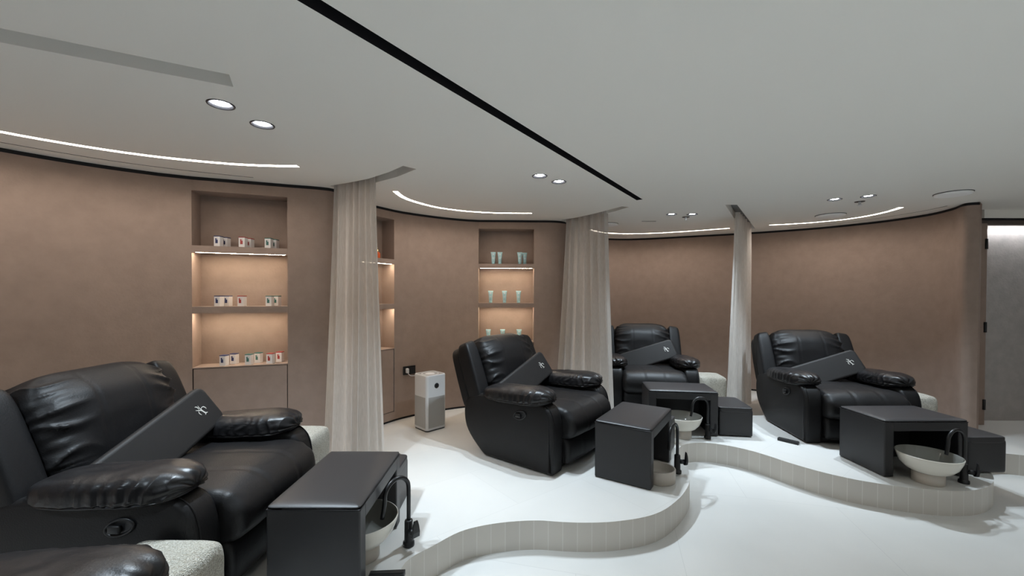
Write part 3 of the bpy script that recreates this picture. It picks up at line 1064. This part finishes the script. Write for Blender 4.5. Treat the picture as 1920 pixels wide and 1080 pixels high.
# ------------------------------------------------------------------ padded lap board with silver emblem
def make_board():
    t = thing('padded_board', '', 'padded board')
    L, W, T = 0.37, 0.126, 0.026
    bm = bmesh.new()
    n = 8
    ring = []
    r = 0.045
    for cx, cy, a0 in ((L - r, W - r, 0), (-L + r, W - r, pi / 2), (-L + r, -W + r, pi), (L - r, -W + r, 3 * pi / 2)):
        ring += [(cx + r * cos(a0 + pi / 2 * k / n), cy + r * sin(a0 + pi / 2 * k / n)) for k in range(n + 1)]
    layers = [(-T, 0.010), (-T + 0.004, 0.003), (-T + 0.010, 0.0), (T - 0.016, 0.0), (T - 0.007, 0.003), (T - 0.002, 0.009), (T, 0.020)]
    rows = []
    for z, ins in layers:
        rows.append([bm.verts.new((x * (L - ins) / L, y * (W - ins) / W, z)) for x, y in ring])
    for a, b in zip(rows[:-1], rows[1:]):
        for i in range(len(a)):
            bm.faces.new((a[i], a[(i + 1) % len(a)], b[(i + 1) % len(a)], b[i]))
    bm.faces.new(rows[0][::-1])
    bm.faces.new(rows[-1])
    body = from_bm('board_body', bm, M_BOARD, t, True)
    for p in body.data.polygons:
        if len(p.vertices) > 6:
            p.use_smooth = False
    # emblem: tapering strokes, drawn in units of its own height
    strokes = [
        [(-0.95, 0.02, .05), (-0.5, 0.02, .10), (-0.1, 0.03, .12), (0.25, -0.13, .15), (0.60, -0.34, .15), (0.95, -0.24, .05)],
        [(0.60, -0.32, .13), (0.62, -0.48, .09), (0.58, -0.66, .04)],
        [(-0.55, 0.78, .03), (-0.35, 0.45, .07), (-0.1, 0.20, .11), (0.18, -0.06, .13)],
        [(-1.05, 0.55, .05), (-0.80, 0.58, .10), (-0.55, 0.40, .08), (-0.42, 0.14, .03)],
        [(-0.08, 0.20, .03), (0.05, 0.50, .07), (0.32, 0.64, .10), (0.62, 0.52, .09), (0.82, 0.32, .03)],
        [(-0.50, -0.10, .03), (-0.44, -0.38, .09), (-0.25, -0.58, .08), (-0.02, -0.68, .03)],
    ]
    bm = bmesh.new()
    sc = 0.038
    for st in strokes:
        ca, sa = cos(R(-36)), sin(R(-36))
        pts = catmull([(a * ca - b * sa, a * sa + b * ca, w) for a, b, w in st], 5)
        row = []
        for i, p in enumerate(pts):
            q0, q1 = pts[max(i - 1, 0)], pts[min(i + 1, len(pts) - 1)]
            d = Vector((q1.x - q0.x, q1.y - q0.y)).normalized()
            nn = Vector((-d.y, d.x)) * max(p.z, .02) * 0.62
            row.append([bm.verts.new((0.262 + sc * (p.x + s * nn.x), 0.004 + sc * (p.y + s * nn.y), T + zz)) for s, zz in ((1, 0.0002), (1, 0.0016), (-1, 0.0016), (-1, 0.0002))])
        for a, b in zip(row[:-1], row[1:]):
            for j in range(4):
                bm.faces.new((a[j], a[(j + 1) % 4], b[(j + 1) % 4], b[j]))
        bm.faces.new(row[0])
        bm.faces.new(row[-1][::-1])
    em = from_bm('emblem', bm, M_SILVER, body)
    em['label'] = 'silver branching emblem'
    return t


def place_board(t, rec, u_end=(0.355, 0.095, 0.705), dirv=(0.60, 0.0, 0.20), wv=(0.145, -0.095, -0.16)):
    """board lies across the chair: its raised end rests over one arm pad, the other on the seat"""
    U = Vector(dirv).normalized()
    Wv = Vector(wv)
    Wv = (Wv - U * Wv.dot(U)).normalized()
    Y = -Wv
    Z = U.cross(Y)
    mid = Vector(u_end) - U * 0.365
    m = Matrix((U, Y, Z)).transposed().to_4x4()
    m.translation = mid
    t.matrix_basis = rec.matrix_basis @ m


b0 = make_board()
board_labels = ['black padded board with silver emblem on the nearest recliner at left', 'black padded board with silver emblem on the second recliner, side-on',
                'black padded board with silver emblem on the recliner behind the middle curtain', 'black padded board with silver emblem on the rightmost recliner']
for k in range(4):
    b = b0 if k == 0 else dup(b0, (0, 0, 0), 0, '', None)
    b['label'] = board_labels[k]
    b['group'] = 'padded boards on the recliners'
    if k == 1:
        place_board(b, recs[k], (0.325, 0.135, 0.710))
    else:
        place_board(b, recs[k])


# ------------------------------------------------------------------ foot benches and side stools
def make_bench():
    t = thing('foot_bench', '', 'foot bench')
    W, D, H = 0.655, 0.42, 0.437
    def top(q):
        x, y, z = q
        ed = max(abs(x) ** 22, abs(y) ** 14)
        pz = 0.012 * z
        if z > 0:
            pz += 0.005 * (1 - x ** 4) * (1 - y ** 4) - 0.009 * ed
        return Vector((W / 2 * x, D / 2 * y, H - 0.010 + pz))
    v, f = cushion(36, 30, top)
    o = mesh('top_pad', v, f, M_LEATHER2, t)
    ring = [(W / 2 * sx * 0.996, D / 2 * sy * 0.993, H - 0.019) for sx, sy in ((-1, -1), (1, -1), (1, 1), (-1, 1), (-1, -1))]
    from_bm('piping', tube(ring, 0.003, 6, cap=False), M_LEATHER2, o, True)
    from_bm('top_frame', rbox(-W / 2 + 0.070, W / 2 - 0.070, -D / 2, D / 2, H - 0.085, H - 0.018, 0.003, 2), M_LEATHER2, t)
    for s in (-1, 1):
        x0, x1 = (W / 2 - 0.075, W / 2) if s > 0 else (-W / 2, -W / 2 + 0.075)
        from_bm('side_panel', rbox(x0, x1, -D / 2, D / 2, 0.004, H - 0.016, 0.009, 3), M_LEATHER2, t)
    from_bm('back_panel', rbox(-W / 2 + 0.07, W / 2 - 0.07, D / 2 - 0.045, D / 2 - 0.012, 0.006, H - 0.08, 0.006, 2), M_LEATHER2, t)
    for sx in (-1, 1):
        for sy in (-1, 1):
            from_bm('foot', lathe([(0, 0), (0.013, 0), (0.013, 0.008), (0, 0.008)], 12, center=(sx * (W / 2 - 0.037), sy * (D / 2 - 0.05), 0)), M_BLACKPL, t, True)
    return t


def make_stool():
    t = thing('low_stool', '', 'stool')
    W, D, H = 0.315, 0.45, 0.29
    def body(q):
        x, y, z = q
        return Vector((W / 2 * x, D / 2 * y, 0.004 + (H - 0.03) / 2 * (1 + z)))
    v, f = cushion(14, 22, body)
    mesh('stool_body', v, f, M_LEATHER2, t)
    def top(q):
        x, y, z = q
        return Vector((W / 2 * x * 1.004, D / 2 * y * 1.004, H - 0.028 + 0.026 * z + (0.004 * (1 - x * x) * (1 - y * y) if z > 0 else 0)))
    v, f = cushion(18, 12, top)
    mesh('top_pad', v, f, M_LEATHER2, t)
    return t


BENCH = [
    ((-0.884, 2.145), 90.0), ((0.985, 3.265), 57.0), ((1.724, 4.25), -8.5), ((3.157, 3.325), 1.5),
]
bench_labels = ['black foot bench in front of the nearest recliner at left', 'black foot bench in front of the side-on second recliner',
                'black foot bench in front of the recliner behind the middle curtain', 'black foot bench in front of the rightmost recliner']
stool_labels = ['low black stool behind the nearest foot bench at left', 'low black stool tucked behind the second foot bench, barely visible',
                'low black stool right of the bench by the middle curtain', 'low black stool right of the rightmost foot bench']
p0 = make_bench()
s0 = make_stool()
benches = []
for k, ((x, y), deg) in enumerate(BENCH):
    th = R(deg)
    o = p0 if k == 0 else dup(p0, (0, 0, 0), 0, '')
    o.location = (x, y, PLAT)
    o.rotation_euler = (0, 0, th)
    o['label'] = bench_labels[k]
    o['group'] = 'black foot benches'
    d = rot2(th, 0.3275 + 0.16 + [0.02, 0.012, 0.012, 0.05][k], [0.05, 0.05, 0.04, 0.06][k])
    s = s0 if k == 0 else dup(s0, (0, 0, 0), 0, '')
    s.location = (x + d.x, y + d.y, PLAT)
    s.rotation_euler = (0, 0, th)
    s['label'] = stool_labels[k]
    s['group'] = 'low black stools beside the foot benches'


# ------------------------------------------------------------------ foot basins and taps
def make_basin():
    t = thing('foot_basin', '', 'basin')
    pr = [(0.0, 0.006), (0.084, 0.006), (0.090, 0.0), (0.092, 0.002), (0.092, 0.078), (0.085, 0.081)]
    from_bm('pedestal', lathe(pr, 40), M_PED, t, True)
    out = [(0.060, 0.088), (0.112, 0.092), (0.150, 0.112), (0.185, 0.152), (0.207, 0.205), (0.2145, 0.236), (0.2135, 0.2405), (0.2095, 0.2415)]
    K = 0.875
    inn = [(0.2095, 0.2415), (0.206, 0.238), (0.198, 0.206), (0.177, 0.158), (0.145, 0.123), (0.108, 0.106), (0.03, 0.102), (0.0, 0.1015)]
    bw = from_bm('bowl', lathe([(a * K, z * K) for a, z in out], 56), M_BASIN, t, True)
    from_bm('bowl_inside', lathe([(a * K, z * K) for a, z in inn], 56), M_BASIN_IN, bw, True)
    from_bm('drain', lathe([(0, 0.0925), (0.018, 0.0925), (0.021, 0.0895)], 20), M_CHROME, bw, True)
    return t


basins = [((-0.79, 2.15), 'cream foot basin under the nearest foot bench at left'), ((1.66, 4.00), 'cream foot basin at the bench by the middle curtain'),
          ((3.10, 3.04), 'cream foot basin under the rightmost foot bench')]
bs0 = make_basin()
for k, ((x, y), lb) in enumerate(basins):
    o = bs0 if k == 0 else dup(bs0, (0, 0, 0), 0, '')
    o.location = (x, y, PLAT)
    o['label'] = lb
    o['group'] = 'cream foot basins'
# the second bench shows only a low round drain bowl
t = thing('drain_bowl', 'small round beige pedestal bowl under the second foot bench', 'basin', (1.105, 3.06, PLAT))
from_bm('bowl', lathe([(0.0, 0.0), (0.112, 0.0), (0.116, 0.004), (0.118, 0.090), (0.115, 0.095), (0.108, 0.095), (0.104, 0.090), (0.098, 0.05), (0.05, 0.035), (0.0, 0.033)], 40), M_PED, t, True)
from_bm('drain', lathe([(0, 0.037), (0.03, 0.037), (0.034, 0.034)], 20), M_CHROME, t, True)


def make_tap():
    """spout leans towards local -x, lever at local +x"""
    t = thing('gooseneck_tap', '', 'tap')
    from_bm('tap_body', lathe([(0, 0), (0.031, 0.0), (0.032, 0.004), (0.031, 0.022), (0.025, 0.026), (0.0235, 0.03), (0.0225, 0.135), (0.0205, 0.141), (0.012, 0.143), (0, 0.143)], 24), M_BLACK, t, True)
    pts = [(0, 0, 0.135), (0, 0, 0.22), (0, 0, 0.30)]
    r = 0.080
    for k in range(1, 13):
        a = pi * k / 12 * 1.04
        pts.append((-r + r * cos(a), 0, 0.318 + r * sin(a)))
    last = pts[-1]
    pts += [(last[0] - 0.006, 0, last[2] - 0.04), (last[0] - 0.016, 0, last[2] - 0.085)]
    from_bm('spout', tube(catmull(pts, 3), 0.0115, 12), M_BLACK, t, True)
    hb = from_bm('lever_stub', tube([(0.015, 0, 0.088), (0.058, 0, 0.088)], 0.017, 14), M_BLACK, t, True)
    hb.rotation_euler = (0, 0, R(-50))
    bm = bmesh.new()
    rows = []
    for (x, z, w, th) in ((0.054, 0.066, 0.017, 0.008), (0.064, 0.072, 0.022, 0.008), (0.070, 0.100, 0.021, 0.007), (0.069, 0.135, 0.017, 0.005), (0.067, 0.160, 0.011, 0.003)):
        rows.append([bm.verts.new((x + dx, dy, z)) for dx, dy in ((-th, -w), (th, -w), (th, w), (-th, w))])
    for a, b in zip(rows[:-1], rows[1:]):
        for j in range(4):
            bm.faces.new((a[j], a[(j + 1) % 4], b[(j + 1) % 4], b[j]))
    bm.faces.new(rows[0][::-1])
    bm.faces.new(rows[-1])
    from_bm('lever', bm, M_BLACK, hb)
    return t


TAPS = [((-0.565, 2.245), 55, 'black gooseneck tap beside the nearest foot bench at left'), ((1.290, 3.180), 48, 'black gooseneck tap at the second foot bench'),
        ((1.890, 3.945), 8, 'black gooseneck tap at the bench by the middle curtain'), ((3.345, 3.020), 12, 'black gooseneck tap at the rightmost foot bench')]
tp0 = make_tap()
for k, ((x, y), deg, lb) in enumerate(TAPS):
    o = tp0 if k == 0 else dup(tp0, (0, 0, 0), 0, '')
    o.location = (x, y, PLAT)
    o.rotation_euler = (0, 0, R(deg))
    o['label'] = lb
    o['group'] = 'black gooseneck taps'
for ch in tp0.children:
    if ch.name.startswith('lever_stub'):
        ch.rotation_euler = (0, 0, R(-98))


# ------------------------------------------------------------------ boucle poufs
def make_pouf():
    def body(q):
        x, y, z = q
        n = noise.noise(Vector((x * 3, y * 3, z * 3))) * 0.003
        return Vector((0.18 * x + n, 0.18 * y - n, 0.20 + 0.20 * z + n + (0.006 * (1 - x * x) * (1 - y * y) if z > 0 else 0)))
    v, f = cushion(30, 9, body)
    return mesh('boucle_pouf', v, f, M_BOUCLE)


pf = make_pouf()
POUF = [((-1.54, 2.91), 90, 'beige boucle cube pouf between nearest recliner and leftmost curtain'), ((-1.325, 1.475), 90, 'beige boucle cube pouf at bottom left beside the corner recliner'),
        ((0.765, 4.285), 52.3, 'beige boucle pouf beside the second recliner, mostly hidden by curtain'), ((2.43, 5.09), -8, 'beige boucle pouf right of the recliner behind the middle curtain'),
        ((4.00, 4.17), -5, 'beige boucle pouf right of the rightmost recliner')]
for k, ((x, y), deg, lb) in enumerate(POUF):
    o = pf if k == 0 else pf.copy()
    if k:
        COL.objects.link(o)
    o.location = (x, y, PLAT)
    o.rotation_euler = (0, 0, R(deg))
    tag(o, lb, 'pouf', 'beige boucle poufs')


# ------------------------------------------------------------------ curtains
def curtain(name, label, top_pts, bot_pts, folds, amp_top, amp_bot, seed):
    """bunched sheer cloth: heading follows top_pts in the slot, hem follows bot_pts on the floor"""
    rnd = random.Random(seed)
    ph = [rnd.uniform(0, 6.28) for _ in range(6)]
    tp = catmull([(x, y, 0) for x, y in top_pts], 10)
    bp = catmull([(x, y, 0) for x, y in bot_pts], 10)

    def sample(P, u):
        f = u * (len(P) - 1)
        i = min(int(f), len(P) - 2)
        return P[i].lerp(P[i + 1], f - i)
    NU, NV = folds * 14, 40
    verts, faces = [], []
    z1, z0 = CEIL + 0.03, PLAT + 0.006
    for j in range(NV + 1):
        v = j / NV
        z = z1 + (z0 - z1) * v
        g = v ** 1.25
        for i in range(NU + 1):
            u = i / NU
            uu = u + 0.018 * sin(2 * pi * 2.3 * u + ph[0]) * v
            uu = min(max(uu, 0), 1)
            a, b = sample(tp, uu), sample(bp, uu)
            p = a.lerp(b, g)
            e = 0.01
            q0 = sample(tp, max(uu - e, 0)).lerp(sample(bp, max(uu - e, 0)), g)
            q1 = sample(tp, min(uu + e, 1)).lerp(sample(bp, min(uu + e, 1)), g)
            d = (q1 - q0).normalized()
            n = Vector((-d.y, d.x, 0))
            A = amp_top + (amp_bot - amp_top) * g
            irr = 1 + 0.45 * sin(2 * pi * 1.7 * u + ph[1]) * (0.3 + 0.7 * v)
            w = sin(2 * pi * folds * u + ph[2] + 1.1 * v * sin(2 * pi * u + ph[3]))
            w2 = 0.30 * sin(2 * pi * folds * 2.1 * u + ph[4]) * (1 - v)
            fine = 0.16 * sin(2 * pi * folds * 3.7 * u + ph[5]) * exp(-v * 9)
            tw = 0.45 * A * cos(2 * pi * folds * u + ph[2]) * irr
            p = p + n * A * irr * (w + w2 + fine) + d * tw * 0.5
            verts.append((p.x, p.y, z))
    for j in range(NV):
        for i in range(NU):
            a = j * (NU + 1) + i
            faces.append((a, a + 1, a + NU + 2, a + NU + 1))
    o = mesh(name, verts, faces, M_LINEN, None)
    tag(o, label, 'curtain', 'bunched sheer linen curtains')
    return o


curtain('linen_curtain', 'bunched sheer linen curtain left of the air purifier, leftmost of the three', [(-1.10, 3.30), (-1.28, 3.40), (-1.50, 3.515)], [(-1.00, 3.26), (-1.26, 3.35), (-1.545, 3.44)], 7, 0.022, 0.045, 3)
curtain('linen_curtain', 'bunched sheer linen curtain behind the second recliner, middle of three', [(1.06, 4.62), (0.86, 4.86), (0.66, 5.06)], [(1.12, 4.50), (0.84, 4.72), (0.50, 4.93)], 7, 0.022, 0.05, 5)
curtain('linen_curtain', 'bunched sheer linen curtain beside the rightmost recliner, rightmost of three', [(2.56, 4.67), (2.80, 5.00), (3.22, 5.58)], [(2.53, 4.72), (2.72, 4.92), (3.02, 5.25)], 6, 0.024, 0.05, 9)

# ------------------------------------------------------------------ air purifier, socket, small floor strips
t = thing('air_purifier', 'white tower air purifier on the platform by the wall, right of leftmost curtain', 'air purifier', (-0.849, 4.255, PLAT), R(45))
HW, HH = 0.120, 0.565


def sq_ring(h, r, z, n=6):
    out = []
    for cx, cy, a0 in ((h - r, h - r, 0), (-h + r, h - r, pi / 2), (-h + r, -h + r, pi), (h - r, -h + r, 3 * pi / 2)):
        out += [(cx + r * cos(a0 + pi / 2 * k / n), cy + r * sin(a0 + pi / 2 * k / n), z) for k in range(n + 1)]
    return out


def ring_loft(rings, name, m, parent, cap0=True, cap1=True):
    bm = bmesh.new()
    rows = [[bm.verts.new(p) for p in r] for r in rings]
    for a, b in zip(rows[:-1], rows[1:]):
        for i in range(len(a)):
            bm.faces.new((a[i], a[(i + 1) % len(a)], b[(i + 1) % len(a)], b[i]))
    if cap0:
        bm.faces.new(rows[0][::-1])
    if cap1:
        bm.faces.new(rows[-1])
    return from_bm(name, bm, m, parent, False)


ring_loft([sq_ring(HW - 0.004, 0.03, 0.0), sq_ring(HW - 0.004, 0.03, 0.012)], 'base_plinth', M_BLACKPL, t)
body = ring_loft([sq_ring(HW - 0.002, 0.03, 0.012), sq_ring(HW, 0.032, 0.016), sq_ring(HW, 0.032, HH - 0.008), sq_ring(HW - 0.004, 0.03, HH), sq_ring(HW - 0.012, 0.026, HH), sq_ring(HW - 0.013, 0.026, HH - 0.004)], 'housing', M_WHITEPL, t)
# perforated lower shell on each face: fine grille with real slot relief
M_PERF = mat('perforated_shell', (0.50, 0.49, 0.47), 0.5, bump=(900, 0.4, 1), vary=(700, 0.85, 1.05))
for k in range(4):
    g = from_bm('grille_panel', rbox(-HW + 0.022, HW - 0.022, -HW - 0.0012, -HW + 0.002, 0.035, 0.345, 0.001, 1), M_PERF, t)
    g.rotation_euler = (0, 0, k * pi / 2)
bm = bmesh.new()
vs = [bm.verts.new(p) for p in sq_ring(HW - 0.014, 0.025, HH - 0.002)]
bm.faces.new(vs)
tp = from_bm('top_grille', bm, M_GREYPL, t)
from_bm('fan_hub', lathe([(0, 0.0015), (0.045, 0.0012), (0.052, -0.001)], 28, center=(0, 0, HH - 0.0015)), M_WHITEPL, tp, True)
from_bm('fan_guard', lathe([(0.080, -0.001), (0.083, 0.001), (0.087, 0.001), (0.090, -0.001)], 28, center=(0, 0, HH - 0.0015)), M_WHITEPL, tp, True)
bm = bmesh.new()
ds = lathe([(0, 0.0025), (0.026, 0.0025), (0.0275, 0.0)], 28)
o = from_bm('round_display', ds, M_BLACKPL, t, True)
# the display looks along local -y (towards the camera's right after the 45 degree turn)
o.rotation_euler = (R(90), 0, 0)
o.location = (0.0, -HW, 0.455)
bm.free()

# socket with white plug and cable on the wall
sd = (Vector((-1.06, 4.68)) - Vector((-1.20, 4.55))).normalized()
t = thing('wall_socket', 'black wall socket with white plug left of the air purifier', 'socket', (-1.152, 4.594, 0.715), math.atan2(sd.y, sd.x))
from_bm('socket_plate', rbox(-0.075, 0.075, -0.012, 0.0, -0.047, 0.047, 0.003, 2), M_BLACK, t)
from_bm('socket_insert', rbox(0.0, 0.062, -0.020, -0.012, -0.03, 0.03, 0.003, 2), M_BLACKPL, t)
o = thing('power_plug', 'white plug and cable in black wall socket beside the air purifier', 'plug', (0, 0, 0))
o.location = t.location
o.rotation_euler = t.rotation_euler
from_bm('plug_body', rbox(-0.052, -0.022, -0.045, -0.0125, -0.026, 0.026, 0.006, 2), M_WHITEPL, o)
cable = catmull([(-0.036, -0.04, -0.02), (-0.02, -0.07, -0.05), (0.06, -0.09, -0.06), (0.13, -0.10, -0.12), (0.16, -0.11, -0.30), (0.17, -0.12, -0.52), (0.22, -0.13, -0.528)], 6)
from_bm('cable', tube(cable, 0.0035, 8), M_WHITEPL, o, True)

bm = rbox(-0.085, 0.085, -0.020, 0.020, 0.0, 0.026, 0.003, 2)
rbox(-0.080, 0.080, -0.012, 0.012, 0.024, 0.030, 0.002, 1, bm)
s1 = from_bm('floor_strip', bm, M_BLACKPL)
s1.location = (2.605, 3.85, PLAT)
s1.rotation_euler = (0, 0, R(-50))
tag(s1, 'short black plastic strip on the platform left of the rightmost recliner', 'plastic strip', 'black plastic floor strips')
s2 = s1.copy()
COL.objects.link(s2)
s2.location = (-0.605, 1.985, PLAT)
s2.rotation_euler = (0, 0, R(4))
s2['label'] = 'short black plastic strip on the platform at bottom, below the nearest tap'
